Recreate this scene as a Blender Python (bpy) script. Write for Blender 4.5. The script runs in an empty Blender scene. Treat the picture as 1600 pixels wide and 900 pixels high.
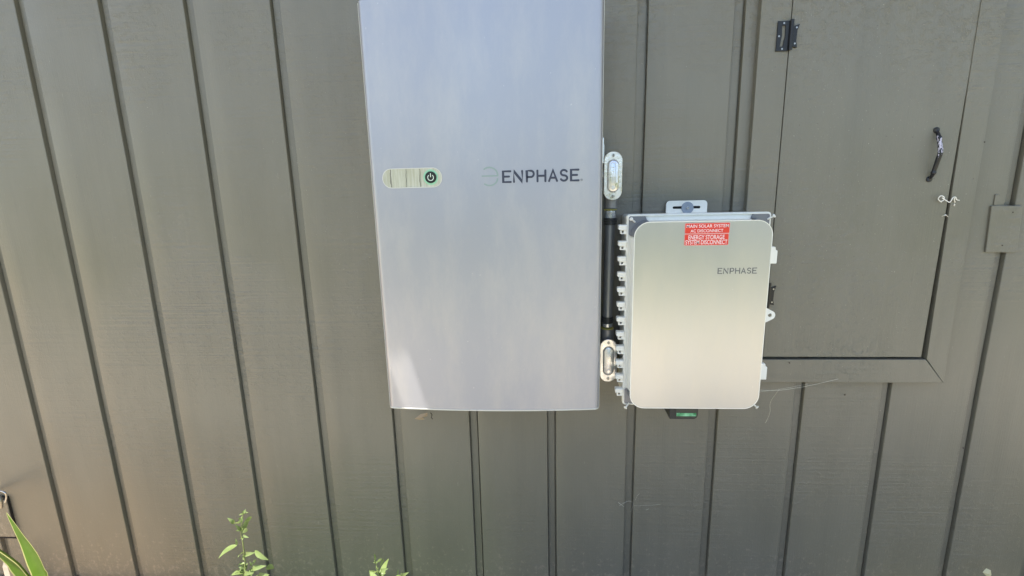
import bpy, bmesh, math, random
from mathutils import Vector, Matrix, noise
random.seed(7)
PI = math.pi; rad = math.radians
ZO = 0.76                      # ground level is z = 0

# ---------------------------------------------------------------- camera
S = bpy.context.scene
FPX = 773.82
YAW, PITCH, ROLL = -0.0696, -0.2104, -0.0244
CAM = Vector((0.8619, -1.3682, 0.5469 + ZO))
def axes():
    sy, cy, sp, cp, sr, cr = math.sin(YAW), math.cos(YAW), math.sin(PITCH), math.cos(PITCH), math.sin(ROLL), math.cos(ROLL)
    f = Vector((sy*cp, cy*cp, sp)); r0 = Vector((cy, -sy, 0)); u0 = r0.cross(f)
    return cr*r0 + sr*u0, -sr*r0 + cr*u0, f
AR, AU, AF = axes()
cam_d = bpy.data.cameras.new('camera'); cam = bpy.data.objects.new('camera', cam_d)
S.collection.objects.link(cam); S.camera = cam
cam_d.sensor_width = 36; cam_d.lens = FPX/1600*36; cam_d.clip_start = .02; cam_d.clip_end = 300
m = Matrix((AR, AU, -AF)).transposed().to_4x4(); m.translation = CAM; cam.matrix_world = m

# ---------------------------------------------------------------- light
W = bpy.data.worlds.new('World'); S.world = W; W.use_nodes = True
nt = W.node_tree; bg = nt.nodes['Background']; sky = nt.nodes.new('ShaderNodeTexSky')
SUN = Vector((-.26, -.26, 1)).normalized()          # towards the sun
sky.sky_type = 'NISHITA'; sky.sun_disc = False
sky.sun_elevation = math.asin(SUN.z); sky.sun_rotation = math.atan2(SUN.x, SUN.y)
nt.links.new(sky.outputs[0], bg.inputs[0]); bg.inputs[1].default_value = .15
_tc = nt.nodes.new('ShaderNodeTexCoord'); _mp = nt.nodes.new('ShaderNodeMapping'); _mp.inputs['Scale'].default_value = (1, 1, 1.6); _mp.inputs['Location'].default_value = (3.1, .4, 1.7)
_cn = nt.nodes.new('ShaderNodeTexNoise'); _cn.inputs['Scale'].default_value = 3.2; _cn.inputs['Detail'].default_value = 7
_cr = nt.nodes.new('ShaderNodeValToRGB'); _cr.color_ramp.elements[0].position = .54; _cr.color_ramp.elements[1].position = .7; _cr.color_ramp.elements[1].color = (.75, .75, .75, 1)
_cm = nt.nodes.new('ShaderNodeMix'); _cm.data_type = 'RGBA'; _cm.inputs[7].default_value = (5.5, 5.4, 5.3, 1)
nt.links.new(_tc.outputs['Generated'], _mp.inputs[0]); nt.links.new(_mp.outputs[0], _cn.inputs['Vector']); nt.links.new(_cn.outputs['Fac'], _cr.inputs[0])
nt.links.new(_cr.outputs[0], _cm.inputs[0]); nt.links.new(sky.outputs[0], _cm.inputs[6]); nt.links.new(_cm.outputs[2], bg.inputs[0])
sd = bpy.data.lights.new('sun', 'SUN'); sd.energy = 5.0; sd.angle = rad(.5); sd.color = (1, .93, .82)
so = bpy.data.objects.new('sun', sd); S.collection.objects.link(so)
so.rotation_euler = SUN.to_track_quat('Z', 'Y').to_euler(); so.location = (0, 0, 8)
S.view_settings.view_transform = 'Standard'; S.view_settings.look = 'None'
S.view_settings.exposure = 1.28; S.view_settings.gamma = 1

# ---------------------------------------------------------------- helpers
def at(px, py, Y):             # photograph pixel to the point of the plane y = Y seen there
    d = AF + AR*(px-800)/FPX + AU*(450-py)/FPX
    return CAM + d*((Y-CAM.y)/d.y)

def mat(name, col, rough=.5, metal=0, **k):
    M = bpy.data.materials.new(name); M.use_nodes = True
    b = M.node_tree.nodes['Principled BSDF']
    b.inputs['Base Color'].default_value = (*col, 1); b.inputs['Roughness'].default_value = rough
    b.inputs['Metallic'].default_value = metal
    for n, v in k.items(): b.inputs[n].default_value = v
    return M
class N:                        # small node-graph builder
    def __init__(s, M): s.M = M; s.t = M.node_tree; s.b = s.t.nodes['Principled BSDF']
    def new(s, typ, **k):
        n = s.t.nodes.new(typ)
        for a, v in k.items(): setattr(n, a, v)
        return n
    def coord(s, scale=(1, 1, 1), loc=(0, 0, 0)):
        c = s.new('ShaderNodeTexCoord'); m_ = s.new('ShaderNodeMapping')
        m_.inputs['Scale'].default_value = scale; m_.inputs['Location'].default_value = loc
        s.t.links.new(c.outputs['Object'], m_.inputs[0]); return m_.outputs[0]
    def noise(s, scale, co, detail=4, rough=.5):
        n = s.new('ShaderNodeTexNoise'); n.inputs['Scale'].default_value = scale
        n.inputs['Detail'].default_value = detail; n.inputs['Roughness'].default_value = rough
        s.t.links.new(co, n.inputs['Vector']); return n.outputs['Fac']
    def ramp(s, f, *st):
        r = s.new('ShaderNodeValToRGB'); e = r.color_ramp.elements
        while len(e) < len(st): e.new(.5)
        for i, (p, c) in enumerate(st):
            e[i].position = p; e[i].color = (*c, 1) if hasattr(c, '__len__') else (c, c, c, 1)
        s.t.links.new(f, r.inputs[0]); return r.outputs[0]
    def mix(s, f, a, b):
        n = s.new('ShaderNodeMix', data_type='RGBA')
        for i, v in ((0, f), (6, a), (7, b)):
            if hasattr(v, 'is_linked') or hasattr(v, 'links'): s.t.links.new(v, n.inputs[i])
            elif i == 0: n.inputs[i].default_value = v
            else: n.inputs[i].default_value = (*v, 1)
        return n.outputs[2]
    def math(s, op, a, b=0.):
        n = s.new('ShaderNodeMath', operation=op)
        for i, v in ((0, a), (1, b)):
            if hasattr(v, 'links'): s.t.links.new(v, n.inputs[i])
            else: n.inputs[i].default_value = v
        return n.outputs[0]
    def bump(s, h, strength=.3, dist=.001, prev=None):
        n = s.new('ShaderNodeBump'); n.inputs['Strength'].default_value = strength
        n.inputs['Distance'].default_value = dist; s.t.links.new(h, n.inputs['Height'])
        if prev is not None: s.t.links.new(prev, n.inputs['Normal'])
        s.t.links.new(n.outputs[0], s.b.inputs['Normal']); return n.outputs[0]
    def set(s, name, o): s.t.links.new(o, s.b.inputs[name])

def link(o, parent=None):
    S.collection.objects.link(o)
    if parent is not None: o.parent = parent; o.matrix_parent_inverse = parent.matrix_world.inverted()
    return o
def tag(o, label=None, cat=None, group=None, kind=None):
    for k, v in (('label', label), ('category', cat), ('group', group), ('kind', kind)):
        if v: o[k] = v
    return o
def root(name, loc, label, cat, group=None):
    o = bpy.data.objects.new(name, None); o.empty_display_size = .05
    o.location = loc; o.matrix_world = Matrix.Translation(loc); S.collection.objects.link(o)
    return tag(o, label, cat, group)
def obj(name, bm, M, parent=None, smooth=None, bevel=0, seg=2):
    me = bpy.data.meshes.new(name)
    bmesh.ops.recalc_face_normals(bm, faces=bm.faces)
    bm.to_mesh(me); bm.free()
    for x in (M if isinstance(M, (list, tuple)) else [M]): me.materials.append(x)
    o = bpy.data.objects.new(name, me)
    if parent is not None:
        me.transform(Matrix.Translation(-parent.matrix_world.translation))
        S.collection.objects.link(o); o.parent = parent
        o.matrix_world = parent.matrix_world.copy()
    else: S.collection.objects.link(o)
    if bevel:
        b = o.modifiers.new('bevel', 'BEVEL'); b.width = bevel; b.segments = seg; b.limit_method = 'ANGLE'; b.angle_limit = rad(40)
        b.harden_normals = False
    if smooth is not None:
        for p in me.polygons: p.use_smooth = True
        me.set_sharp_from_angle(angle=rad(smooth))
    return o
def sub(name, bm, M, parent, **k):          # a child of a part (parts sit at their thing's origin)
    return obj(name, bm, M, parent, **k)
def box(bm, x0, x1, y0, y1, z0, z1, mi=0):
    v = [bm.verts.new(c) for c in ((x0,y0,z0),(x1,y0,z0),(x1,y1,z0),(x0,y1,z0),(x0,y0,z1),(x1,y0,z1),(x1,y1,z1),(x0,y1,z1))]
    for f in ((0,3,2,1),(4,5,6,7),(0,1,5,4),(1,2,6,5),(2,3,7,6),(3,0,4,7)):
        bm.faces.new([v[i] for i in f]).material_index = mi
    return v
def prism(bm, pts, y0, y1, mi=0):            # outline in x,z pushed from y0 (front) to y1 (back)
    a = [bm.verts.new((x, y0, z)) for x, z in pts]; b = [bm.verts.new((x, y1, z)) for x, z in pts]
    n = len(pts); bm.faces.new(a).material_index = mi; bm.faces.new(b[::-1]).material_index = mi
    for i in range(n): bm.faces.new((a[i], b[i], b[(i+1) % n], a[(i+1) % n])).material_index = mi
def rrect(x0, x1, z0, z1, r, n=8):
    if not hasattr(r, '__len__'): r = (r,)*4
    out = []
    for (cx, cz, a0, q) in ((x1-r[0], z1-r[0], 0, r[0]), (x0+r[1], z1-r[1], 90, r[1]), (x0+r[2], z0+r[2], 180, r[2]), (x1-r[3], z0+r[3], 270, r[3])):
        for i in range(n+1):
            a = rad(a0 + 90*i/n); out.append((cx+q*math.cos(a), cz+q*math.sin(a)))
    return out
def ring_prism(bm, outer, inner, y0, y1):
    n = len(outer); L = []
    for pts, y in ((outer, y0), (inner, y0), (inner, y1), (outer, y1)):
        L.append([bm.verts.new((x, y, z)) for x, z in pts])
    for k in range(4):
        A, B = L[k], L[(k+1) % 4]
        for i in range(n): bm.faces.new((A[i], A[(i+1) % n], B[(i+1) % n], B[i]))
def loft(bm, rings, cap0=True, cap1=True):
    L = [[bm.verts.new(c) for c in r] for r in rings]; n = len(L[0])
    for A, B in zip(L, L[1:]):
        for i in range(n): bm.faces.new((A[i], A[(i+1) % n], B[(i+1) % n], B[i]))
    if cap0: bm.faces.new(L[0][::-1])
    if cap1: bm.faces.new(L[-1])
def cyl(bm, c, r, y0, y1, n=24, mi=0):        # disc axis along y
    prism(bm, [(c[0]+r*math.cos(2*PI*i/n), c[1]+r*math.sin(2*PI*i/n)) for i in range(n)], y0, y1, mi)
def tube(bm, pts, r, n=8, caps=True):
    pts = [Vector(p) for p in pts]; rr = r if hasattr(r, '__len__') else [r]*len(pts)
    rings = []; prev = None
    for i, p in enumerate(pts):
        t = (pts[min(i+1, len(pts)-1)] - pts[max(i-1, 0)]).normalized()
        if prev is None: a = t.orthogonal().normalized()
        else: a = (prev - t*prev.dot(t)).normalized()
        prev = a; b = t.cross(a)
        rings.append([p + (a*math.cos(2*PI*k/n) + b*math.sin(2*PI*k/n))*rr[i] for k in range(n)])
    loft(bm, rings, caps, caps)
def smooth_path(pts, k=6):
    pts = [Vector(p) for p in pts]; out = []
    for i in range(len(pts)-1):
        p0, p1, p2, p3 = pts[max(i-1, 0)], pts[i], pts[i+1], pts[min(i+2, len(pts)-1)]
        for j in range(k):
            t = j/k
            out.append(.5*((2*p1)+(p2-p0)*t+(2*p0-5*p1+4*p2-p3)*t*t+(3*p1-p0-3*p2+p3)*t**3))
    out.append(pts[-1]); return out

# ---------------------------------------------------------------- materials
def paint(name, grain):
    M = mat(name, (.2, .19, .162), .42, 0, **{'IOR': 1.6}); g = N(M)
    hz = g.noise(1, g.coord((1.6, 1, 110)), 5, .6)            # brush marks across the boards
    vt = g.noise(1, g.coord((260, 1, 5)), 6, .65)             # wood grain showing through
    big = g.noise(3, g.coord(), 3)
    pk = g.noise(55, g.coord((1, 1, 1.2)), 6, .7)
    dirt = g.noise(1, g.coord((7, 1, 2.2), (3, 0, 1)), 6, .65)
    c = g.mix(g.ramp(dirt, (.38, 0.), (.75, .55)), (.158, .147, .112), (.194, .181, .141))
    spk = g.noise(330, g.coord(), 2, .5)
    c = g.mix(g.ramp(spk, (.735, 0.), (.75, .8)), c, (.42, .4, .34))
    spd = g.noise(170, g.coord((1, 1, 1), (5, 5, 5)), 2, .5)
    c = g.mix(g.ramp(spd, (.755, 0.), (.77, .8)), c, (.06, .05, .04))
    # dust and soil splash low on the boards, rubbed scratches and small chips
    sz = g.new('ShaderNodeSeparateXYZ'); tc_ = g.new('ShaderNodeTexCoord'); g.t.links.new(tc_.outputs['Object'], sz.inputs[0])
    low = g.new('ShaderNodeMapRange'); g.t.links.new(sz.outputs['Z'], low.inputs[0])
    for i_, v_ in ((1, .0), (2, .34), (3, .17), (4, 0.)): low.inputs[i_].default_value = v_
    spl = g.ramp(g.math('ADD', g.noise(60, g.coord((1, 1, .8), (7, 1, 2)), 7, .75), low.outputs[0]), (.66, 0.), (.74, .55))
    c = g.mix(spl, c, (.3, .26, .2))
    scr = g.ramp(g.noise(1, g.coord((95, 1, 22), (2, 2, 8)), 3, .5), (.72, 0.), (.74, .35))
    c = g.mix(scr, c, (.27, .255, .21))
    drip = g.ramp(g.noise(1, g.coord((16, 1, .9), (4, 2, 8)), 5, .6), (.5, 0.), (.8, .5))
    c = g.mix(drip, c, (.125, .118, .092))
    g.set('Base Color', c)
    mr = g.new('ShaderNodeMapRange'); g.t.links.new(g.math('ADD', g.math('MULTIPLY', big, .6), g.math('MULTIPLY', dirt, .4)), mr.inputs[0])
    mr.inputs[1].default_value = .3; mr.inputs[2].default_value = .7; mr.inputs[3].default_value = .28; mr.inputs[4].default_value = .43
    g.set('Roughness', mr.outputs[0])
    patchy = g.ramp(g.noise(2.3, g.coord((1, 1, 1), (9, 2, 4)), 3), (.42, .12), (.68, 1.))
    h = g.math('MULTIPLY', hz, patchy)
    b = g.bump(h, .6 - .4*grain, .005)
    b = g.bump(g.math('MULTIPLY', vt, g.ramp(big, (.35, .3), (.65, 1.))), .2 + .5*grain, .0025, b)
    b = g.bump(g.math('MULTIPLY', g.ramp(pk, (.5, 0.), (.75, 1.)), patchy), .5, .003, b)
    g.bump(g.noise(2.2, g.coord((2.5, 1, .8), (1, 1, 7)), 2), .5, .012, b)
    return M
P_WALL = paint('wall_paint', .15); P_DOOR = paint('door_paint', 1.); P_TRIM = paint('trim_paint', .35)
VOID = mat('gap_shade_black', (.012, .011, .01), .9)  # near black, stands in for the shade inside gaps and openings

def silver(name, col, rough, metal, fleck=0.):
    M = mat(name, col, rough, metal); g = N(M)
    n = g.noise(1, g.coord((3, 1, .9)), 4); f = g.noise(900, g.coord(), 2)
    dust = g.noise(5, g.coord((1.6, 1, .5)), 9, .75); sp = g.noise(150, g.coord((1, 1, .8)), 3)
    c = g.mix(g.ramp(dust, (.45, 0.), (.8, .4)), col, (.62, .58, .5))
    c = g.mix(g.ramp(sp, (.745, 0.), (.77, .5)), c, (.7, .68, .63))
    g.set('Base Color', c)
    mr = g.new('ShaderNodeMapRange'); g.t.links.new(g.math('ADD', g.math('MULTIPLY', n, .7), g.math('MULTIPLY', dust, .3)), mr.inputs[0])
    mr.inputs[1].default_value = .3; mr.inputs[2].default_value = .7; mr.inputs[3].default_value = rough-.05; mr.inputs[4].default_value = rough+.08
    g.set('Roughness', mr.outputs[0])
    b = g.bump(f, .12, .0004); g.bump(g.noise(2.4, g.coord((2.2, 1, .8)), 2), .5, .008, b)
    return M
COVER = silver('silver_cover_paint', (.37, .376, .414), .40, .60)
PANEL = silver('aluminium_panel', (.50, .50, .492), .31, .78)
RIMM = mat('cover_edge_cream', (.6, .59, .53), .45, .1)
WHITE = mat('off_white_plastic', (.82, .82, .76), .4)
g = N(WHITE); g.set('Base Color', g.mix(g.ramp(g.noise(14, g.coord((1, 1, .5)), 7, .7), (.5, 0.), (.8, .4)), (.84, .825, .75), (.5, .48, .4)))
GREYP = mat('grey_recess_plastic', (.2, .205, .22), .35, .3)
DARKP = mat('dark_plastic', (.025, .026, .026), .45)
LETTER = mat('letter_navy_grey', (.035, .04, .065), .4)
LETTER2 = mat('letter_grey', (.14, .145, .15), .45)
GLYPH = mat('faded_emblem', (.27, .34, .31), .5, .2)
RED = mat('red_sticker', (.62, .03, .02), .35)
g = N(RED); g.set('Base Color', g.mix(g.noise(40, g.coord((1, 1, 1)), 2), (.6, .03, .03), (.72, .06, .02)))
LWHITE = mat('sticker_white', (.85, .7, .68), .5)
GALV = mat('galvanised_steel', (.2, .21, .225), .38, .75)
g = N(GALV); g.set('Roughness', g.ramp(g.noise(1, g.coord((90, 90, 6)), 4), (.3, .25), (.7, .5)))
CAST = mat('cast_aluminium', (.66, .65, .64), .28, .95)
g = N(CAST); g.bump(g.noise(110, g.coord(), 3), .3, .0015); g.set('Roughness', g.ramp(g.noise(90, g.coord((1, 1, .4)), 4), (.35, .22), (.65, .4)))
ZINC = mat('zinc_fitting', (.5, .52, .55), .25, .9)
GASKET = mat('yellow_gasket', (.38, .34, .08), .5)
BLACKM = mat('black_iron', (.006, .006, .007), .4, .0)
g = N(BLACKM); g.bump(g.noise(260, g.coord(), 3), .4, .0006)
CHIP = mat('chipped_black_handle', (.02, .02, .03), .35); g = N(CHIP)
_h = g.noise(130, g.coord((1, 1, .5)), 4, .7)
_z = g.new('ShaderNodeSeparateXYZ'); g.t.links.new(g.coord(), _z.inputs[0])
_up = g.new('ShaderNodeMapRange'); g.t.links.new(_z.outputs['Z'], _up.inputs[0])
HZ0 = .529 + ZO
for i, v in ((1, HZ0+.025), (2, HZ0+.075), (3, -.3), (4, .0)): _up.inputs[i].default_value = v
_dn = g.new('ShaderNodeMapRange'); g.t.links.new(_z.outputs['Z'], _dn.inputs[0])
for i, v in ((1, HZ0+.09), (2, HZ0+.12), (3, 0.), (4, -.3)): _dn.inputs[i].default_value = v
chipf = g.ramp(g.math('ADD', _h, g.math('ADD', _up.outputs[0], _dn.outputs[0])), (.5, 0.), (.53, 1.))
g.set('Base Color', g.mix(chipf, (.008, .008, .011), (.55, .52, .62)))
WIRE = mat('white_painted_wire', (.8, .78, .72), .4)
WEB = mat('spider_silk', (.75, .73, .62), .5, 0, Alpha=.55)
PALE = mat('pale_green_plate', (.47, .48, .36), .22); g = N(PALE)
_c = g.mix(g.ramp(g.noise(1, g.coord((210, 1, 14)), 5, .6), (.35, 0.), (.75, 1.)), (.40, .40, .30), (.56, .57, .47))
g.set('Base Color', _c)
CRACK = mat('plate_crack', (.17, .165, .13), .6)
RING = mat('green_ring', (.28, .55, .36), .4)
GLOWW = mat('pale_symbol', (.75, .85, .72), .4)
SCREWM = mat('screw_steel', (.38, .37, .35), .35, .9)

# ================================================================ setting: ground
def ground_material():
    M = mat('soil_and_lawn', (.2, .16, .11), .95); g = N(M)
    n1 = g.noise(26, g.coord(), 8, .7); big = g.noise(1.4, g.coord(), 4)
    sx = g.new('ShaderNodeSeparateXYZ'); g.t.links.new(g.coord(), sx.inputs[0])
    tan = g.mix(n1, (.45, .32, .18), (.68, .52, .34)); viewer_shade = g.mix(n1, (.06, .055, .035), (.14, .12, .08))  # darkest tone: ground band painted in for the viewer's dark reflection
    green = g.mix(n1, (.08, .11, .03), (.2, .23, .09)); olive = g.mix(n1, (.14, .14, .06), (.3, .27, .15))
    x = g.math('ADD', sx.outputs['X'], g.math('MULTIPLY', g.math('SUBTRACT', big, .5), .9))
    def step(a_, b_):
        m_ = g.new('ShaderNodeMapRange'); g.t.links.new(x, m_.inputs[0]); m_.inputs[1].default_value = a_; m_.inputs[2].default_value = b_; return m_.outputs[0]
    bed = g.mix(step(-.5, -.1), tan, green); bed = g.mix(step(.6, .85), bed, viewer_shade); bed = g.mix(step(1.55, 1.9), bed, olive)
    grass = g.mix(g.noise(30, g.coord((1, 1, 1), (2, 2, 2)), 8, .7), (.12, .17, .05), (.24, .3, .11))
    y = g.math('ADD', g.math('MULTIPLY', sx.outputs['Y'], -1.), g.math('MULTIPLY', g.noise(2.5, g.coord(), 4), .5))
    c = g.mix(g.ramp(g.math('MULTIPLY', y, .2), (.72, 0.), (.82, 1.)), bed, grass)
    g.set('Base Color', c); g.bump(g.noise(45, g.coord(), 8, .7), .8, .02)
    return M
bm = bmesh.new()
xs = [-60, -20, -6] + [-3 + .06*i for i in range(117)] + [6, 20, 60]
ys = [3, 1, .3] + [.1 - .05*i for i in range(50)] + [-3.5, -6, -12, -30, -60]
G = [[bm.verts.new((x, y, (.012*noise.noise(Vector((x*9, y*9, 0))) + .02*noise.noise(Vector((x*2, y*2, 3))) - .012) if abs(x) < 5 and -3 < y < .2 else -.012)) for x in xs] for y in ys]
for a, b in zip(G, G[1:]):
    for i in range(len(xs)-1): bm.faces.new((a[i], a[i+1], b[i+1], b[i]))
tag(obj('ground', bm, ground_material(), smooth=60), kind='structure')
bm = bmesh.new()
pth = mat('pale_concrete', (.42, .38, .31), .85); g = N(pth)
g.set('Base Color', g.mix(g.noise(22, g.coord(), 8, .7), (.5, .435, .34), (.68, .61, .49))); g.bump(g.noise(120, g.coord(), 4), .5, .003)
for j in range(5):  # unseen pale paving, added and brightened to bounce sun at the wall
    for i in range(12): box(bm, -4.2+.82*i, -4.2+.82*i+.812, -.70-.62*(j+1)+.008, -.70-.62*j, -.03, .035)
tag(obj('bounce_paving', bm, pth, bevel=.006), kind='structure')

# ================================================================ house wall
wall = root('house_wall', (1.0, 0, 0), 'grey brown painted board wall with vertical grooves', 'wall')
G0, GP, GW, GD = -.5513, .2355, .0265, .0112
OX0, OX1, OZ0, OZ1 = 1.464, 1.8905, .050+ZO, 1.30+ZO
prof = []                                            # (x, y) along the wall, y<0 is towards the viewer
def jit(x): return 0
k0, k1 = -9, 16
for k in range(k0, k1+1):
    x = G0 + k*GP; cl_ = .004 if k <= 6 else 0; cr_ = .006 if k >= 5 else 0
    prof += [(x-.0012, 0.), (x, .0012), (x+.0004, GD-.001), (x+.0012, GD+cl_), (x+.0022, GD+cl_), (x+.003, GD), (x+GW-.0045, GD), (x+GW-.0035, GD+cr_), (x+GW-.0005, GD+cr_-.0005), (x+GW, .0022), (x+GW+.0008, .0007), (x+GW+.0026, 0.)]
    for j in (1, 2, 3): prof.append((x+GW+(GP-GW)*j/4, 0.))
prof += [(OX0, None), (OX1, None)]
def prof_y(x):
    P = sorted(p for p in prof if p[1] is not None)
    for a, b in zip(P, P[1:]):
        if a[0] <= x <= b[0]: return a[1] + (b[1]-a[1])*(x-a[0])/(b[0]-a[0])
    return 0
prof = sorted((x, prof_y(x) if y is None else y) for x, y in prof)
zs = sorted(set([.003, .02] + [.05*i for i in range(1, 57)] + [OZ0, OZ1]))
zs = [z for z in zs if not (abs(z-OZ0) < .012 and z != OZ0) and not (abs(z-OZ1) < .012 and z != OZ1)]
bm = bmesh.new()
def wv(x, y, z):
    dx = .0011*noise.noise(Vector((round((x-G0)/GP)*3.1, 5, z*2.1))) + .0004*noise.noise(Vector((x*40, 1, z*14)))
    dy = .0009*noise.noise(Vector((x*2.2, 9, z*1.3)))
    if OX0-.001 < x < OX1+.001: dx = 0
    return bm.verts.new((x+dx, y+dy, z))
G = [[wv(x, y, z) for x, y in prof] for z in zs]
for i in range(len(zs)-1):
    for j in range(len(prof)-1):
        if zs[i] >= OZ0-1e-6 and zs[i+1] <= OZ1+1e-6 and prof[j][0] >= OX0-1e-6 and prof[j+1][0] <= OX1+1e-6: continue
        bm.faces.new((G[i][j], G[i][j+1], G[i+1][j+1], G[i+1][j]))
obj('siding', bm, P_WALL, wall, smooth=25)
bm = bmesh.new()                                     # what is behind the boards, the opening and under them
box(bm, -2.7, OX0-.0006, .03, .15, .0, 2.8); box(bm, OX1+.0006, 4.05, .03, .15, .0, 2.8)
box(bm, OX0-.0004, OX1+.0004, .09, .15, .0, 2.8)
obj('backing', bm, VOID, wall)
# door casing, mitred at the lower corner
bm = bmesh.new(); CT = -.021
zi, zo = .0475+ZO, -.020+ZO
prism(bm, [(1.388, zo), (1.4595, zi), (1.4595, 1.34+ZO), (1.388, 1.34+ZO)], CT, -.0012)
prism(bm, [(1.3884, zo), (1.9478, zo), (1.8934, zi), (1.4599, zi)], CT+.0006, -.0012)
prism(bm, [(1.948, zo-.0005), (1.948, 1.34+ZO), (1.8893, 1.34+ZO), (1.8895, .8+ZO), (1.8950, zi+.001)], CT, -.0012)
prism(bm, [(1.388, 1.3403+ZO), (1.948, 1.3403+ZO), (1.948, 1.42+ZO), (1.388, 1.42+ZO)], CT, -.0012)
obj('door_frame', bm, P_TRIM, wall, bevel=.0012)
# door
bm = bmesh.new()
prism(bm, [(1.4628, .0555+ZO), (1.8805, .0545+ZO), (1.8893, .775+ZO), (1.8897, 1.335+ZO), (1.4612, 1.335+ZO)], -.0195, .004)
door = obj('door', bm, P_DOOR, wall, bevel=.001)
# hinges: a half-mortise leaf with a cut-out on the casing, a knuckle, a butterfly leaf on the door
def hinge(z0):
    bm = bmesh.new(); y0, y1 = -.0245, -.0187; xl = 1.4285; zt, zb = z0+.034, z0-.034
    xk = 1.4575
    ou = [(xl, zb), (xk, zb), (xk, zt), (xl, zt)]
    inn = [(xl+.0085, zb+.0105), (xl+.0155, zb+.0105), (xl+.0195, z0), (xl+.0185, zt-.0105), (xl+.0105, zt-.0105), (xl+.0115, z0)]
    ou6 = [(xl, zb), (xk, zb), (xk, z0), (xk, zt), (xl, zt), (xl, z0)]
    ring_prism(bm, ou6, inn, y0, -.0214)
    tube(bm, [(xk+.003, -.0265, zb+.001), (xk+.003, -.0265, zt+.002)], .0046, 12)
    prism(bm, [(xk+.006, z0-.024), (xk+.0205, z0-.027), (xk+.0175, z0-.012), (xk+.0178, z0+.010), (xk+.0225, z0+.026), (xk+.006, z0+.020)], y0, -.0188)
    h = sub('hinge', bm, BLACKM, door, bevel=.0006)
    bm = bmesh.new()
    for x, z in ((xl+.014, zt-.005), (xl+.0045, z0), (xl+.014, zb+.005), (xk+.0155, z0+.018), (xk+.0140, z0-.018)):
        cyl(bm, (x, z), .0021, y0-.0008, y0+.001, 12)
    return h, bm
h1, sb = hinge(.878+ZO); sc = obj('hinge_screws', sb, SCREWM, door)
h2, sb2 = hinge(.231+ZO); sc2 = obj('hinge_screws', sb2, SCREWM, door)
# bow handle
bm = bmesh.new(); hx = 1.833; za, zb = .529+ZO, .648+ZO
pts = smooth_path([(hx-.001, -.019, za), (hx, -.028, za+.010), (hx+.001, -.031, za+.026), (hx+.003, -.035, za+.05), (hx+.004, -.037, za+.066), (hx+.002, -.033, za+.088), (hx, -.028, zb-.012), (hx-.001, -.019, zb)], 6)
n = len(pts); rs = []
for i in range(n):
    t = i/(n-1); r = .0034 + .0020*math.sin(PI*t)
    for c in (0, 1): r += .0042*math.exp(-((t-c)/.035)**2)
    for c in (.2, .8): r += .0022*math.exp(-((t-c)/.02)**2)
    rs.append(r)
tube(bm, pts, rs, 12)
hd = sub('handle', bm, CHIP, door, smooth=50)
for z in (za, zb):
    bmz = bmesh.new(); tube(bmz, [(hx-.001, -.0180, z), (hx-.001, -.0215, z), (hx-.001, -.0225, z)], [.0072, .0072, .005], 16)
    obj('handle_foot', bmz, BLACKM, door, smooth=40)
# cover plate over the groove on the right
bm = bmesh.new()
prism(bm, [(2.010, .338+ZO), (2.087, .3365+ZO), (2.0795, .457+ZO), (2.0045, .459+ZO)], -.0065, -.0004)
pp = obj('patch_board', bm, P_TRIM, wall, bevel=.0015); pp['label'] = 'small painted board nailed over a groove'
bm = bmesh.new()
box(bm, 2.0115, 2.0195, -.0035, -.0006, .4595+ZO, .487+ZO)
obj('patch_sliver', bm, P_TRIM, wall, bevel=.001)
bm = bmesh.new()
for x, z in ((2.058, .441+ZO), (2.047, .356+ZO)): cyl(bm, (x, z), .0016, -.0072, -.006, 10)
for px, py in ((1538, 222), (1228, 563), (1320, 617), (1505, 700)): p = at(px, py, -.001); cyl(bm, (p.x, p.z), .0018, *((-.0225, -.0195) if py == 563 else (-.0018, -.0002)), 10)
obj('nail_head', bm, mat('nail_rust', (.06, .045, .035), .6, .5), wall)
# unseen eave sized to shade the wall, with a gap added for a sun patch
EO = -.69; bm = bmesh.new(); EZ = 2.62
sunz = lambda z, y, x: None
tgt = Vector((.505, -.184, .01+ZO)); t = (EZ-tgt.z)/SUN.z; hx0 = tgt + SUN*t
hy = hx0.y; hxc = hx0.x
hw = .034; ya, yb = max(hy-.125, EO+.002), hy+.032

box(bm, -6, hxc-hw, EO, .15, EZ, EZ+.02); box(bm, hxc+hw, 7, EO, .15, EZ, EZ+.02)
box(bm, hxc-hw+.0001, hxc+hw-.0001, yb, .15, EZ, EZ+.02)
box(bm, -6, hxc-hw, EO-.024, EO-.001, EZ-.02, EZ+.03); box(bm, hxc+hw, 7, EO-.024, EO-.001, EZ-.02, EZ+.03)
obj('unseen_shade_eave', bm, mat('eave_paint', (.32, .3, .26), .6), wall)

# ================================================================ lettering
def stroke(bm, pts, w, y0, y1):              # round-ended ribbon in the x,z plane
    pts = [Vector((p[0], p[1])) for p in pts]; n = len(pts); L = []; R_ = []
    for i, p in enumerate(pts):
        t = (pts[min(i+1, n-1)]-pts[max(i-1, 0)]).normalized(); q = Vector((-t.y, t.x))
        k = 1.
        if 0 < i < n-1:
            a = (pts[i]-pts[i-1]).normalized(); c = max(.5, math.sqrt(max(0, (1+a.dot((pts[i+1]-pts[i]).normalized()))/2))); k = 1/c
        L.append(p+q*w/2*k); R_.append(p-q*w/2*k)
    def cap(c, d):
        a0 = math.atan2(d.y, d.x); return [c+Vector((math.cos(a0+s), math.sin(a0+s)))*w/2 for s in [rad(x) for x in (60, 30, 0, -30, -60)]]
    d1 = (pts[-1]-pts[-2]).normalized(); d0 = (pts[0]-pts[1]).normalized()
    poly = L + cap(pts[-1], d1) + R_[::-1] + cap(pts[0], d0)
    prism(bm, [(p.x, p.y) for p in poly], y0, y1)
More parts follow.
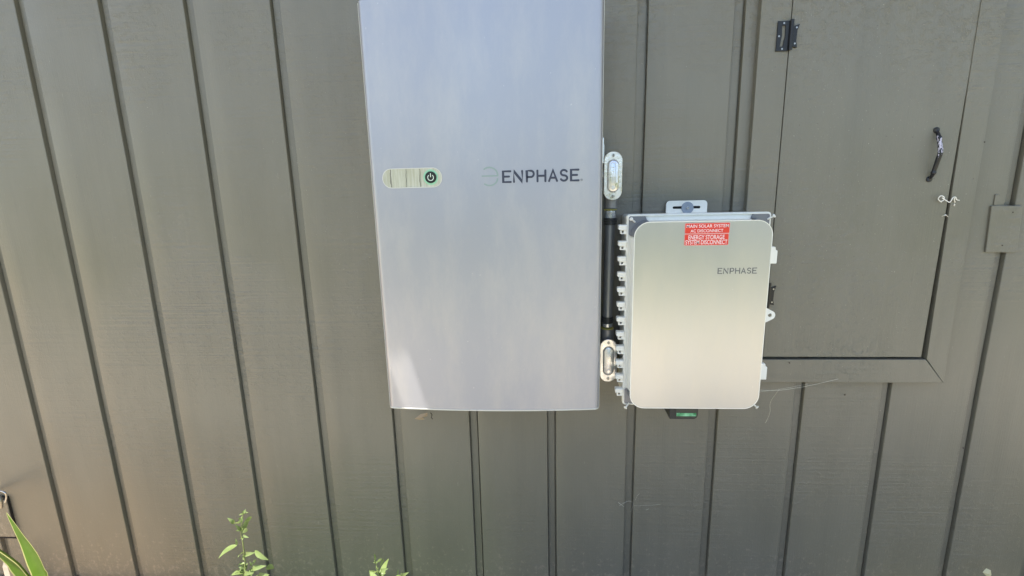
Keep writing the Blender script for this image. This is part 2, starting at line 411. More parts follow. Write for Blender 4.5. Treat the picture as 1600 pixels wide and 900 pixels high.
def arc(cx, cz, rx, rz, a0, a1, n=14): return [(cx+rx*math.cos(rad(a0+(a1-a0)*i/n)), cz+rz*math.sin(rad(a0+(a1-a0)*i/n))) for i in range(n+1)]
GL = {  # strokes on a cell of height 1, with the advance width
 'E': ([[(.74, 1), (0, 1), (0, 0), (.76, 0)], [(.05, .51), (.60, .51)]], 1.09, .76),
 'N': ([[(0, 0), (0, .99), (.84, .01), (.84, 1)]], 1.31, .84),
 'P': ([[(0, 0), (0, 1), (.36, 1)] + arc(.40, .71, .30, .29, 85, -85) + [(.36, .42), (.06, .42)]], 1.07, .7),
 'H': ([[(0, 0), (0, 1)], [(.80, 0), (.80, 1)], [(.06, .51), (.74, .51)]], 1.17, .8),
 'A': ([[(0, 0), (.40, 1), (.80, 0)], [(.17, .3), (.63, .3)]], 1.17, .8),
 'S': ([arc(.33, .75, .31, .25, 25, 265, 12) + arc(.33, .25, .33, .25, 80, -155, 12)], 1.05, .65),
}
def word(bm, txt, x0, z0, h, width, yf, th, w):
    tot = sum(GL[c][1] for c in txt) - GL[txt[-1]][1] + GL[txt[-1]][2]
    k = width/tot; x = x0
    for c in txt:
        for si, s in enumerate(GL[c][0]):
            P = [(x+px*k, z0+pz*h) for px, pz in s]
            yy = yf(x+.35*k) if callable(yf) else yf
            stroke(bm, P, w, yy-th-.00012*si, yy+.0004)
        x += GL[c][1]*k
def text_mesh(txt, x0, x1, z0, z1, y, M, name, parent, bold=0):
    cu = bpy.data.curves.new(name, 'FONT'); cu.body = txt; cu.size = 1; cu.offset = bold; cu.extrude = .004
    t = bpy.data.objects.new(name, cu); S.collection.objects.link(t)
    dg = bpy.context.evaluated_depsgraph_get(); me = bpy.data.meshes.new_from_object(t.evaluated_get(dg))
    bpy.data.objects.remove(t)
    X = [v.co.x for v in me.vertices]; Z = [v.co.y for v in me.vertices]
    a, b, c, d = min(X), max(X), min(Z), max(Z)
    for v in me.vertices:
        v.co = Vector((x0+(v.co.x-a)/(b-a)*(x1-x0), y-.00025+(-.0001 if v.co.z > 0 else .0002), z0+(v.co.y-c)/(d-c)*(z1-z0)))
    me.materials.clear(); me.materials.append(M)
    me.transform(Matrix.Translation(-parent.matrix_world.translation))
    o = bpy.data.objects.new(name, me); S.collection.objects.link(o); o.parent = parent; o.matrix_world = parent.matrix_world.copy()
    return o

# ================================================================ battery cabinet
BX0, BX1, BZ0, BZ1 = .4455, .9955, -.0281+ZO, .952+ZO
bat = root('battery_cabinet', ((BX0+BX1)/2, 0, BZ0), 'tall silver wall cabinet with a round black power button and dark lettering', 'battery cabinet')
def by(x):                                   # front face, bulging a little in the middle
    t = (x-(BX0+BX1)/2)/(.275); return -.1765 - .0135*(1-t*t)
cols = []
rr = .014; n = 6
cols.append((BX0, -.03))
cols.append((BX0+.0005, by(BX0)+rr+.004))
for i in range(1, n+1): a = rad(90*i/n); cols.append((BX0+rr*(1-math.cos(a)), by(BX0+rr)+rr*(1-math.sin(a))))
for i in range(1, 28): x = BX0+rr+(BX1-BX0-2*rr)*i/28; cols.append((x, by(x)))
for i in range(n, 0, -1): a = rad(90*i/n); cols.append((BX1-rr*(1-math.cos(a)), by(BX1-rr)+rr*(1-math.sin(a))))
cols.append((BX1-.0005, by(BX1)+rr+.004)); cols.append((BX1, -.03))
bm = bmesh.new()
zr = [(BZ0, 0), (BZ0+.3, 0), (BZ0+.6, 0), (BZ1, 0)]
R_ = [[bm.verts.new((x, y, z)) for x, y in cols] for z, _ in zr]
for A, B in zip(R_, R_[1:]):
    for i in range(len(cols)-1): bm.faces.new((A[i], A[i+1], B[i+1], B[i]))
top = [bm.verts.new((x, -.03, BZ1)) for x in (BX0, BX1)]
bm.faces.new(R_[-1])
o = obj('cover', bm, COVER, bat, smooth=50)
# pale lip along the lower edge
bm = bmesh.new()
lp = [(x, y) for x, y in cols if y < -.05]
def off(x, y, d):
    cx, cy = (BX0+BX1)/2, 0
    return (x + d*(1 if x > cx else -1)*(1 if abs(x-cx) > .268 else 0), y-d)
A = [[bm.verts.new((*off(x, y, d), z)) for x, y in lp] for d, z in ((.0006, BZ0-.0018), (.0009, BZ0-.0006), (.0009, BZ0+.0012), (.0002, BZ0+.0016), (-.004, BZ0-.0018))]
for a, b in ((0, 1), (1, 2), (2, 3), (0, 4)):
    for i in range(len(lp)-1): bm.faces.new((A[a][i], A[a][i+1], A[b][i+1], A[b][i]))
obj('lower_lip', bm, RIMM, bat, smooth=60)
bm = bmesh.new()                              # seam strips where the cover wraps around at both sides
for x in (BX0-.0013, BX1+.0003):
    bm = bmesh.new(); box(bm, x, x+.001, -.166, -.045, BZ0+.001, BZ1-.002)
    obj('side_trim', bm, RIMM, bat)
bm = bmesh.new(); box(bm, BX0+.02, BX1-.02, -.165, -.012, BZ0+.03, BZ1-.02)
obj('battery_body', bm, mat('battery_body_grey', (.2, .2, .2), .5), bat, bevel=.004)
bm = bmesh.new()
for z in (.2, .7):
    bm = bmesh.new(); box(bm, BX0+.03, BX1-.03, -.013, -.0012, z+ZO, z+.05+ZO); obj('wall_bracket', bm, GALV, bat)
# side catch
bm = bmesh.new(); box(bm, BX1+.0005, BX1+.006, -.16, -.14, .60+ZO, .628+ZO); box(bm, BX1+.0005, BX1+.0045, -.163, -.137, .585+ZO, .643+ZO)
obj('side_catch', bm, ZINC, bat, bevel=.001)
# status window
px0, px1, pz0, pz1 = .4765, .6205, .5405+ZO, .584+ZO
def curved_plate(bm, outline, lift, thick):
    a = [bm.verts.new((x, by(x)-lift, z)) for x, z in outline]; b = [bm.verts.new((x, by(x)-lift+thick, z)) for x, z in outline]
    n = len(outline); bm.faces.new(a); bm.faces.new(b[::-1])
    for i in range(n): bm.faces.new((a[i], b[i], b[(i+1) % n], a[(i+1) % n]))
def dense(pts, k=4):
    out = []
    for i in range(len(pts)):
        a, b = pts[i], pts[(i+1) % len(pts)]
        if math.dist(a, b) > .01: out += [(a[0]+(b[0]-a[0])*j/12, a[1]+(b[1]-a[1])*j/12) for j in range(12)]
        else: out.append(a)
    return out
bm = bmesh.new(); curved_plate(bm, dense(rrect(px0, px1, pz0, pz1, (pz1-pz0)/2-.0001, 10)), .0009, .0012)
win = obj('status_window', bm, PALE, bat)
bm = bmesh.new()
rrx = (pz1-pz0)/2
o1 = dense(rrect(px0-.0012, px1+.0012, pz0-.0012, pz1+.0012, rrx+.001, 10)); i1 = dense(rrect(px0+.0003, px1-.0003, pz0+.0003, pz1-.0003, rrx-.0005, 10))
a = [bm.verts.new((x, by(x)-.0012, z)) for x, z in o1]; b = [bm.verts.new((x, by(x)-.0012, z)) for x, z in i1]; c = [bm.verts.new((x, by(x)+.0003, z)) for x, z in o1]
for A_, B_ in ((a, b), (a, c)):
    for i in range(len(a)): bm.faces.new((A_[i], A_[(i+1) % len(a)], B_[(i+1) % len(a)], B_[i]))
obj('window_edge', bm, RIMM, bat)
for cx, w0 in ((.4965, .0034), (.5345, .0012), (.5685, .0022)):
    n = 9; L = []; Rr = []; bm = bmesh.new()
    for i in range(n+1):
        z = pz0+.001+(pz1-pz0-.002)*i/n; x = cx+.0018*noise.noise(Vector((cx*50, z*90, 0))); w = w0*(.6+.8*abs(noise.noise(Vector((cx*30, z*160, 4)))))
        L.append((x-w/2, z)); Rr.append((x+w/2, z))
    curved_plate(bm, L+Rr[::-1], .0012, .0004)
    sub('window_crack', bm, CRACK, win)
bc = (.5945, .5628+ZO); yb_ = by(bc[0])
bm = bmesh.new(); cyl(bm, bc, .0178, yb_-.0016, yb_+.0004, 40)
ringo = obj('button_ring', bm, RING, bat)
bm = bmesh.new(); cyl(bm, bc, .0136, yb_-.0034, yb_-.0012, 40)
obj('power_button', bm, mat('button_black', (.004, .008, .005), .35), bat, bevel=.0006)
bm = bmesh.new()
stroke(bm, arc(bc[0], bc[1]-.0006, .0068, .0068, 130, 410, 20), .0014, yb_-.0039, yb_-.0033)
stroke(bm, [(bc[0], bc[1]+.001), (bc[0], bc[1]+.0085)], .0015, yb_-.0039, yb_-.0033)
obj('power_symbol', bm, GLOWW, bat)
bm = bmesh.new(); word(bm, 'ENPHASE', .7655, .5475+ZO, .0243, .1750, by, .0008, .0047)
obj('brand_lettering', bm, LETTER, bat)
bm = bmesh.new(); ry = by(.948)
stroke(bm, arc(.9475, .5485+ZO, .0022, .0022, 0, 350, 12), .0007, ry-.0006, ry+.0003); cyl(bm, (.9475, .5485+ZO), .0009, ry-.0006, ry, 8)
obj('registered_mark', bm, LETTER2, bat)
bm = bmesh.new(); gy = by(.734)
gcx, gcz = .7335, .5620+ZO
stroke(bm, arc(gcx, gcz+.0012, .0195, .0185, 128, 4, 18), .0037, gy-.0008, gy+.0004)
stroke(bm, [(gcx-.017, gcz+.0004), (gcx+.0195, gcz+.0004)], .0032, gy-.0010, gy+.0004)
stroke(bm, arc(gcx, gcz-.0045, .0190, .0170, 232, 352, 16), .0037, gy-.0008, gy+.0004)
obj('brand_emblem', bm, GLYPH, bat)

# ================================================================ enclosure (small box)
JX0, JX1, JZ0, JZ1 = 1.0749, 1.3944, -.0291+ZO, .4462+ZO
FX0, FX1, FZ0, FZ1 = 1.0625, 1.4068, -.0405+ZO, .4625+ZO
FY, PY = -.124, -.168
enc = root('electrical_enclosure', ((JX0+JX1)/2, 0, FZ0), 'off white hinged electrical box with two red stickers on its silver door', 'electrical box')
bm = bmesh.new(); prism(bm, rrect(FX0+.005, FX1-.006, FZ0+.006, FZ1-.006, .008, 5), FY+.012, -.0125)
obj('box_body', bm, WHITE, enc, bevel=.0015)
# lid: flange plate, then raised skirt with chamfered corners where the grey pockets are
def oct_(x0, x1, z0, z1, c): return [(x1, z1-c), (x1-c, z1), (x0+c, z1), (x0, z1-c), (x0, z0+c), (x0+c, z0), (x1-c, z0), (x1, z0+c)]
bm = bmesh.new(); prism(bm, rrect(FX0, FX1, FZ0, FZ1, .007, 5), FY, FY+.0125)
lid = obj('lid', bm, WHITE, enc, bevel=.0012)
bm = bmesh.new()
fo, fi = rrect(FX0+.0015, FX1-.0015, FZ0+.0015, FZ1-.0015, .006, 5), rrect(FX0+.0045, FX1-.0045, FZ0+.0045, FZ1-.0045, .005, 5)
ring_prism(bm, fo, fi, FY-.004, FY+.002)
sub('lid_lip', bm, WHITE, lid, bevel=.0008)
bm = bmesh.new(); yb2 = PY+.003
b0 = oct_(JX0-.0025, JX1+.0025, JZ0-.002, JZ1+.0016, .040); b1 = oct_(JX0+.0006, JX1-.0006, JZ0+.0008, JZ1-.0006, .040)
loft(bm, [[(x, FY-.0006, z) for x, z in b0], [(x, yb2, z) for x, z in b1]])
sub('lid_skirt', bm, WHITE, lid, bevel=.003)
#                                grey corner pockets: concave quarter shells
for cx, cz, sx, sz in ((JX0, JZ1, -1, 1), (JX1, JZ1, 1, 1), (JX0, JZ0, -1, -1), (JX1, JZ0, 1, -1)):
    R0 = .036; bm = bmesh.new()
    ox, oz = cx - sx*R0, cz - sz*R0            # centre of the panel corner's arc
    rings = []
    for yy, rad_, ext in ((PY+.0026, R0-.0012, 0), (FY-.0035, R0+.003, .2)):
        rings.append([(ox+sx*rad_*math.cos(rad(a)), yy, oz+sz*rad_*math.sin(rad(a))) for a in range(0, 91, 9)])
    L = [[bm.verts.new(c) for c in r] for r in rings]
    for i in range(len(L[0])-1): bm.faces.new((L[0][i], L[0][i+1], L[1][i+1], L[1][i]))
    # pocket floor: triangle-like plate out to the flange corner
    fx, fz = (FX0+.0045 if sx < 0 else FX1-.0045), (FZ1-.0045 if sz > 0 else FZ0+.0045)
    pl = [(ox+sx*(R0+.003)*math.cos(rad(a)), oz+sz*(R0+.003)*math.sin(rad(a))) for a in range(0, 91, 9)]
    pl = [p for p in pl] + [(ox+sx*.004, fz), (fx, fz), (fx, oz+sz*.004)]
    prism(bm, pl, FY-.0036, FY-.0004)
    sub('corner_pocket', bm, GREYP, lid)
bm = bmesh.new(); prism(bm, rrect(JX0, JX1, JZ0, JZ1, .036, 12), PY, PY+.0032)
pan = obj('front_panel', bm, PANEL, enc, bevel=.0007)
bm = bmesh.new(); ring_prism(bm, rrect(JX0-.0009, JX1+.0009, JZ0-.0009, JZ1+.0009, .0369, 12), rrect(JX0+.0009, JX1-.0009, JZ0+.0009, JZ1-.0009, .0351, 12), PY-.0003, PY+.0028)
obj('panel_edge', bm, mat('panel_edge_white', (.78, .77, .7), .35, .2), enc)
# corner screws with their heads poking out diagonally
for cx, cz, sx, sz in ((FX0+.0095, FZ1-.0105, -1, 1), (FX1+.0005, FZ1-.0095, 1, 1), (FX0+.007, FZ0-.002, -1, -1), (FX1-.001, FZ0+.001, 1, -1)):
    bm = bmesh.new()
    p0 = Vector((cx-sx*.010, FY-.004, cz-sz*.008)); p1 = Vector((cx, FY-.013, cz))
    tube(bm, [p0, p1], .0022, 10); d = (p1-p0).normalized()
    tube(bm, [p1-d*.001, p1, p1+d*.0022, p1+d*.0030], [.0025, .0046, .0046, .003], 14)
    obj('lid_screw', bm, WHITE, enc, smooth=50)
# hinges, twelve
hz = [at(965, y, -.12).z for y in (356.5, 381.5, 405.5, 429.5, 453, 476, 499, 521.5, 544, 566, 588, 609.5)]
bm0 = None
for i, z in enumerate(hz):
    bm = bmesh.new(); x1 = FX0+.0006
    prism(bm, rrect(x1-.0205, x1, z-.0035, z+.0085, .0022, 3), FY-.006, FY+.010)
    box(bm, x1-.0205, x1, FY-.0075, FY-.0055, z+.0035, z+.0075)
    zz = z-.0145
    ring_prism(bm, [(x1-.0155, zz), (x1+.0004, zz), (x1+.0004, zz+.0105), (x1-.0155, zz+.0105)], [(x1-.0118, zz+.003), (x1-.0070, zz+.003), (x1-.0070, zz+.0085), (x1-.0118, zz+.0085)], FY-.0005, FY+.012)
    box(bm, x1-.0006, x1+.004, FY+.0126, FY+.020, z-.014, z+.008)
    obj('box_hinge', bm, WHITE, enc, bevel=.0008)
for z0, z1 in ((.334, .370), (.028, .066)):
    bm = bmesh.new(); prism(bm, [(FX1-.001, z0+ZO), (FX1+.026, z0+ZO), (FX1+.026, z1-.003+ZO), (FX1+.0215, z1-.002+ZO), (FX1+.0205, z1+.006+ZO), (FX1-.001, z1+.008+ZO)], FY+.006, FY+.021)
    obj('latch', bm, WHITE, enc, bevel=.002)
bm = bmesh.new(); zc = .203+ZO; c = (FX1+.020, zc)
out_ = [(FX1-.004, zc-.026)] + [(c[0]+.0115*math.cos(rad(a)), c[1]+.0115*math.sin(rad(a))) for a in range(-60, 61, 12)] + [(FX1-.004, zc+.026)]
inn_ = [(c[0]-.0015+.0050*math.cos(rad(a)), c[1]+.0050*math.sin(rad(a))) for a in [200] + list(range(-90, 91, 18)) + [160]]
ring_prism(bm, out_, inn_, FY+.002, FY+.006)
obj('padlock_eye', bm, WHITE, enc, bevel=.0006)
# stickers
def sticker(x0, x1, z0, z1, lines, tilt=0):
    bm = bmesh.new(); prism(bm, rrect(x0, x1, z0, z1, .0018, 4), PY-.0012, PY-.0006)
    st = sub('warning_sticker', bm, RED, pan)
    e = .0009
    bm = bmesh.new(); ring_prism(bm, rrect(x0-e, x1+e, z0-e, z1+e, .0022, 4), rrect(x0+.0002, x1-.0002, z0+.0002, z1-.0002, .0016, 4), PY-.0011, PY-.0003)
    sub('sticker_edge', bm, mat('sticker_pink_edge', (.75, .38, .34), .5), pan)
    for t, a, b, c, d in lines: text_mesh(t, a, b, c+ZO, d+ZO, PY-.0012, LWHITE, 'sticker_lettering', pan, .006)
sticker(1.1925, 1.2945, .4180+ZO, .4415+ZO, [('MAIN SOLAR SYSTEM', 1.1955, 1.2925, .4314, .4388), ('AC DISCONNECT', 1.205, 1.2805, .4203, .4275)])
sticker(1.1925, 1.2935, .3900+ZO, .4158+ZO, [('ENERGY STORAGE', 1.201, 1.2845, .4036, .4138), ('SYSTEM DISCONNECT', 1.1945, 1.2915, .3918, .4022)])
bm = bmesh.new(); word(bm, 'ENPHASE', 1.275, .3205+ZO, .0125, .0895, PY, .0004, .0023)
sub('panel_lettering', bm, LETTER2, pan)
# top mounting tab with slot, washer and screw
tx0, tx1, tz0, tz1 = 1.183, 1.290, .440+ZO, .4885+ZO
bm = bmesh.new(); sl = rrect(1.2005, 1.2725, .4672+ZO, .4738+ZO, .0032, 5)
ring_prism(bm, rrect(tx0, tx1, tz0, tz1, (.010, .010, .001, .001), 5), sl, -.0125, -.0098)
tab = obj('mounting_tab', bm, WHITE, enc, bevel=.0006)
bm = bmesh.new(); prism(bm, sl, -.0099, -.0094); sub('tab_slot', bm, VOID, tab)
bm = bmesh.new(); cyl(bm, (1.2385, .4695+ZO), .0158, -.0148, -.0128, 32); w_ = sub('washer', bm, mat('zinc_washer', (.28, .32, .38), .45, .6), tab, bevel=.0005)
bm = bmesh.new(); cyl(bm, (1.2385, .4695+ZO), .0042, -.0185, -.0146, 6); sub('hex_screw', bm, ZINC, tab, bevel=.0005)
# sensor housing below the box
bm = bmesh.new(); prism(bm, rrect(1.1865, 1.2605, -.0795+ZO, -.0415+ZO, (.002, .002, .003, .012), 6), -.128, -.045)
gl = obj('sensor_housing', bm, DARKP, enc, bevel=.001)
bm = bmesh.new(); box(bm, 1.2035, 1.2575, -.1292, -.1279, -.0745+ZO, -.0425+ZO); sub('housing_face', bm, mat('dark_olive_face', (.035, .042, .034), .3), gl)
bm = bmesh.new(); box(bm, 1.2045, 1.2555, -.1300, -.1290, -.0700+ZO, -.0612+ZO)
M = mat('green_strip', (.04, .3, .1), .25); g = N(M); g.set('Base Color', g.ramp(g.noise(60, g.coord(), 2), (.35, (.03, .22, .08)), (.7, (.25, .6, .35))))
sub('green_strip', bm, M, gl)

# ================================================================ conduit run between the two boxes
con = root('conduit_run', (1.03, 0, .1+ZO), 'grey metal conduit with cast fittings between the silver cabinet and the white box', 'conduit')
def fitting(cx, z0, z1, down):
    # long conduit body: a rounded trough on the wall, flat oval cover with an embossed panel, two screws
    w = .0215; r = w-.0002
    bm = bmesh.new()
    loft(bm, [[(x, y, z) for x, z in rrect(cx-w+i_, cx+w-i_, z0+i_, z1-i_, r-i_-.0001, 10)] for y, i_ in ((-.030, .006), (-.045, .0015), (-.084, .0006))])
    a, b = (z0, z0-.022) if down else (z1, z1+.022)
    tube(bm, [(cx, -.057, a+(.02 if down else -.02)), (cx, -.057, b)], .0165, 20)
    body = obj('conduit_body', bm, mat('grey_casting', (.2, .2, .21), .4, .6), con, smooth=40)
    bm = bmesh.new()
    loft(bm, [[(x, y, z) for x, z in rrect(cx-w-.001+i_, cx+w+.001-i_, z0-.001+i_, z1+.001-i_, r-i_, 10)] for y, i_ in ((-.084, 0.), (-.0875, 0.), (-.0885, .0012))])
    zc0, zc1, ww = z0+.0200, z1-.0200, .0128
    loft(bm, [[(x, y, z) for x, z in rrect(cx-ww+i_, cx+ww-i_, zc0+i_, zc1-i_, ww-i_-.0001, 8)] for y, i_ in ((-.0884, -.002), (-.0925, .0008), (-.0930, .0018))])
    cov = obj('fitting_cover', bm, CAST, con, smooth=35)
    bm = bmesh.new()
    ring_prism(bm, rrect(cx-.0062, cx+.0062, zc0+.005, zc1-.005, .006, 6), rrect(cx-.0050, cx+.0050, zc0+.0062, zc1-.0062, .0048, 6), -.0940, -.0926)
    cyl(bm, (cx, zc0+.011), .0042, -.0946, -.0926, 16)
    for i in range(9): box(bm, cx-.003+.0012*(i % 2), cx+.003, -.0937, -.0927, zc0+.022+.0045*i, zc0+.0242+.0045*i)
    sub('cover_embossing', bm, CAST, cov, bevel=.0003)
    for z in (z0+.0085, z1-.0085):
        bm = bmesh.new(); cyl(bm, (cx, z), .0040, -.0903, -.0880, 16); s = sub('cover_screw', bm, SCREWM, cov, bevel=.0005)
        bm = bmesh.new(); box(bm, cx-.0006, cx+.0006, -.0906, -.0901, z-.0034, z+.0034); obj('screw_slot', bm, VOID, con)
fitting(1.0320, .4975+ZO, .6145+ZO, True)
fitting(1.0285, .0100+ZO, .1285+ZO, False)
def ringp(name, z, r, h, M, cx, n=20, bev=.0008):
    bm = bmesh.new(); tube(bm, [(cx, -.057, z), (cx, -.057, z+h)], r, n); return obj(name, bm, M, con, smooth=30, bevel=bev)
cx = 1.0310
ringp('gasket', .4705+ZO, .0172, .0022, GASKET, cx); ringp('lock_nut', .4610+ZO, .0150, .0090, ZINC, cx, 8, .001); ringp('connector_collar', .4500+ZO, .0142, .011, ZINC, cx)
for i in range(3): ringp('black_band', .4325+ZO+.0062*i, .0168+.0006*(i % 2), .0056, DARKP, cx)
cx = 1.0280
for i in range(3): ringp('black_band', .168+ZO+.0058*i, .0155+.0006*(i % 2), .0052, DARKP, cx)
ringp('connector_collar', .1655+ZO-.0085, .0138, .010, ZINC, cx); ringp('gasket', .1515+ZO, .0170, .0022, GASKET, cx)
bm = bmesh.new(); tube(bm, [(1.0282, -.057, .168+ZO), (1.0308, -.057, .440+ZO)], .0128, 24); obj('pipe', bm, GALV, con, smooth=40)
bm = bmesh.new()                               # short nipples running back into the two boxes
tube(bm, [(.99, -.055, .56+ZO), (1.02, -.055, .56+ZO)], .014, 16)
obj('nipple', bm, ZINC, con, smooth=40)
bm = bmesh.new(); tube(bm, [(1.04, -.055, .05+ZO), (1.07, -.055, .05+ZO)], .014, 16)
obj('nipple', bm, ZINC, con, smooth=40)

# ================================================================ small hardware on the door
hk = root('hook_latch', (1.885, -.02, .475+ZO), 'white wire hook and eye holding the door shut, below the chipped handle', 'latch')
bm = bmesh.new()
P = [at(*p) for p in ((1471, 316, -.024), (1466, 311, -.026), (1470, 306, -.029), (1475, 308, -.030), (1474, 313, -.029), (1469, 315, -.026))]
tube(bm, smooth_path(P, 5), .0012, 8)
obj('screw_eye', bm, WIRE, hk, smooth=60)
bm = bmesh.new()
P = [at(*p) for p in ((1472, 309, -.030), (1478, 313, -.031), (1484, 316, -.030), (1489, 309, -.030), (1493, 308, -.029), (1495, 312, -.027), (1499, 313, -.024))]
tube(bm, smooth_path(P, 5), .0012, 8)
obj('hook', bm, WIRE, hk, smooth=60)
bm = bmesh.new()
tube(bm, smooth_path([at(1492, 316, -.021), at(1491, 312, -.027), at(1492, 309, -.029)], 4), .0014, 8); tube(bm, [at(1491.5, 319, -.024), at(1491, 321.5, -.021)], .0015, 8)
obj('staple', bm, WIRE, hk, smooth=60)
bm = bmesh.new(); tube(bm, smooth_path([at(1471.5, 338, -.023), at(1476, 336.5, -.027), at(1478, 336, -.027), at(1481.5, 339, -.022)], 4), [.0004]*4+[.0013]*5+[.0006]*4, 8)
tag(obj('wire_staple', bm, WIRE, smooth=60), 'tiny white wire staple across the door gap, just below the hook', 'staple')

# ================================================================ spider webs, dry leaves
def web(lines, label):
    bm = bmesh.new()
    for L, r in lines: tube(bm, smooth_path([at(*p) for p in L], 6), r, 5)
    return tag(obj('spider_web', bm, WEB, smooth=60), label, 'cobweb', 'loose strands of cobweb')
web([([(1180, 609, -.12), (1215, 610, -.09), (1262, 603, -.05), (1310, 592, -.022)], .0005), ([(1183, 613, -.11), (1225, 607, -.07), (1262, 600, -.04)], .0003), ([(1218, 608, -.09), (1204, 628, -.05), (1203, 645, -.02), (1196, 661, -.003)], .0004)],
    'long pale cobweb strand from the white box corner to the door frame')
web([([(968, 790, -.003), (985, 783, .001), (1001, 798, .002), (1014, 795, -.001)], .00035), ([(985, 800, .002), (994, 778, .0), (999, 771, -.002)], .0003), ([(990, 790, 0), (1012, 790, -.002), (1032, 788, -.002)], .00025), ([(966, 785, -.002), (975, 792, -.003)], .0005)],
    'small tangled cobweb across a wall groove below the white box')
def flake(M, pts, Y, curl=.006, th=.0005):
    bm = bmesh.new(); n = len(pts); c = [at(x, y, Y) for x, y in pts]
    mid = sum(c, Vector())/n + Vector((0, -curl, 0))
    v = [bm.verts.new(p + Vector((0, -random.random()*curl, 0))) for p in c]; mv = bm.verts.new(mid)
    for i in range(n): bm.faces.new((v[i], v[(i+1) % n], mv))
    return bm
DRY = mat('dry_leaf', (.34, .26, .17), .8); PALEL = mat('pale_dry_leaf', (.6, .55, .33), .7)
bm = flake(DRY, [(648, 654), (657, 647), (668, 644), (668, 650), (660, 651), (664, 655), (656, 656)], -.03)
o = obj('dry_leaf', bm, DRY); tag(o, 'curled brown dry leaf hanging just under the bottom edge of the tall silver cabinet', 'leaf'); o.modifiers.new('t', 'SOLIDIFY').thickness = .0006
bm = bmesh.new(); tube(bm, smooth_path([at(672.5, 645, -.03), at(675, 648, -.03), at(674, 652, -.03), at(676, 655, -.03)], 4), .0011, 6)
tag(obj('withered_twig', bm, mat('dark_stem', (.03, .02, .015), .8), smooth=60), 'small dark curled stem hanging under the tall cabinet beside the dry leaf', 'twig')
bm = flake(PALEL, [(1534, 893), (1541, 888), (1547, 890), (1549, 898), (1546, 904), (1538, 897)], -.05)
o = obj('dry_leaf', bm, PALEL); tag(o, 'pale yellow dry leaf at the foot of the wall, far right', 'leaf'); o.modifiers.new('t', 'SOLIDIFY').thickness = .0006

# ================================================================ tap and low cover at the left
bx = root('vent_cover', (-1.0, 0, .15), 'low painted access cover on the wall behind the sword leaves, far left', 'cover')
bm = bmesh.new(); c0, c1 = at(8, 793, -.02), at(20, 842, -.02)
prism(bm, [(-1.25, c1.z-.004), (-.946, c1.z), (-.946, c0.z+.02), (-1.25, c0.z+.02)], -.011, -.0012)
obj('cover_plate', bm, P_TRIM, bx, bevel=.002)
bm = bmesh.new(); box(bm, -1.262, -.9448, -.008, -.0004, c1.z-.0085, c0.z+.03); obj('cover_painted_shadow', bm, VOID, bx)  # dark sheet behind the plate paints a shadow line round it
fa = root('garden_tap', (-.90, -.05, .33), 'weathered metal garden tap above the low cover, cut by the left edge', 'tap')
bm = bmesh.new(); P = [at(-30, 778, -.02), at(-16, 776, -.05), at(-6, 774, -.06), at(0, 781, -.062), at(1, 793, -.062)]
tube(bm, smooth_path(P, 5), .0065, 14); obj('spout', bm, SCREWM, fa, smooth=60)
bm = bmesh.new(); tube(bm, smooth_path([at(-12, 766, -.06), at(0, 767, -.07), at(8, 770, -.08), at(10, 777, -.07), at(8, 785, -.07)], 4), .0025, 8); 
tube(bm, [at(-6, 772, -.06), at(-5, 764, -.06)], .006, 10); obj('tap_handle', bm, ZINC, fa, smooth=60)

# ================================================================ plants
def leafmat(name, c1, c2, tr=.35):
    M = mat(name, c1, .42); g = N(M)
    c = g.mix(g.noise(60, g.coord(), 4), c1, c2); g.set('Base Color', c)
    t_ = g.new('ShaderNodeBsdfTranslucent'); ms = g.new('ShaderNodeMixShader'); ms.inputs[0].default_value = tr
    g.t.links.new(c, t_.inputs[0]); g.t.links.new(g.b.outputs[0], ms.inputs[1]); g.t.links.new(t_.outputs[0], ms.inputs[2])
    g.t.links.new(ms.outputs[0], g.t.nodes['Material Output'].inputs[0]); return M
WEED = leafmat('weed_leaf', (.13, .2, .05), (.3, .37, .15))
WSTEM = leafmat('weed_stem', (.2, .26, .08), (.28, .3, .12), .1)
SWORD = leafmat('sword_leaf', (.10, .19, .015), (.15, .26, .03), .4)
SEDGE = leafmat('sword_leaf_margin', (.42, .42, .16), (.5, .48, .2), .3)
def leaf(bm, base, tip, w, sag=.15, roll=0., n=8, side=None, cup=.25, mi=0):
    base, tip = Vector(base), Vector(tip); d = tip-base; L = d.length; d.normalize()
    s = d.cross(Vector((0, -.62, .78)))
    if s.length < .2: s = Vector((1, 0, 0))
    if side is not None: s = Vector(side)
    s = (s - d*s.dot(d)).normalized(); s = Matrix.Rotation(roll, 3, d) @ s; nrm = s.cross(d)
    if nrm.z < 0: nrm = -nrm
    rows = []
    for i in range(n+1):
        t = i/n; c = base + d*L*t + nrm*sag*L*math.sin(PI*t)*1. 
        ww = w*(math.sin(PI*t**.75)**.8 if 0 < t < 1 else .03)
        rows.append([bm.verts.new(c - s*ww/2 + nrm*cup*ww/2), bm.verts.new(c), bm.verts.new(c + s*ww/2 + nrm*cup*ww/2)])
    for a, b in zip(rows, rows[1:]):
        for j in (0, 1): bm.faces.new((a[j], a[j+1], b[j+1], b[j])).material_index = mi
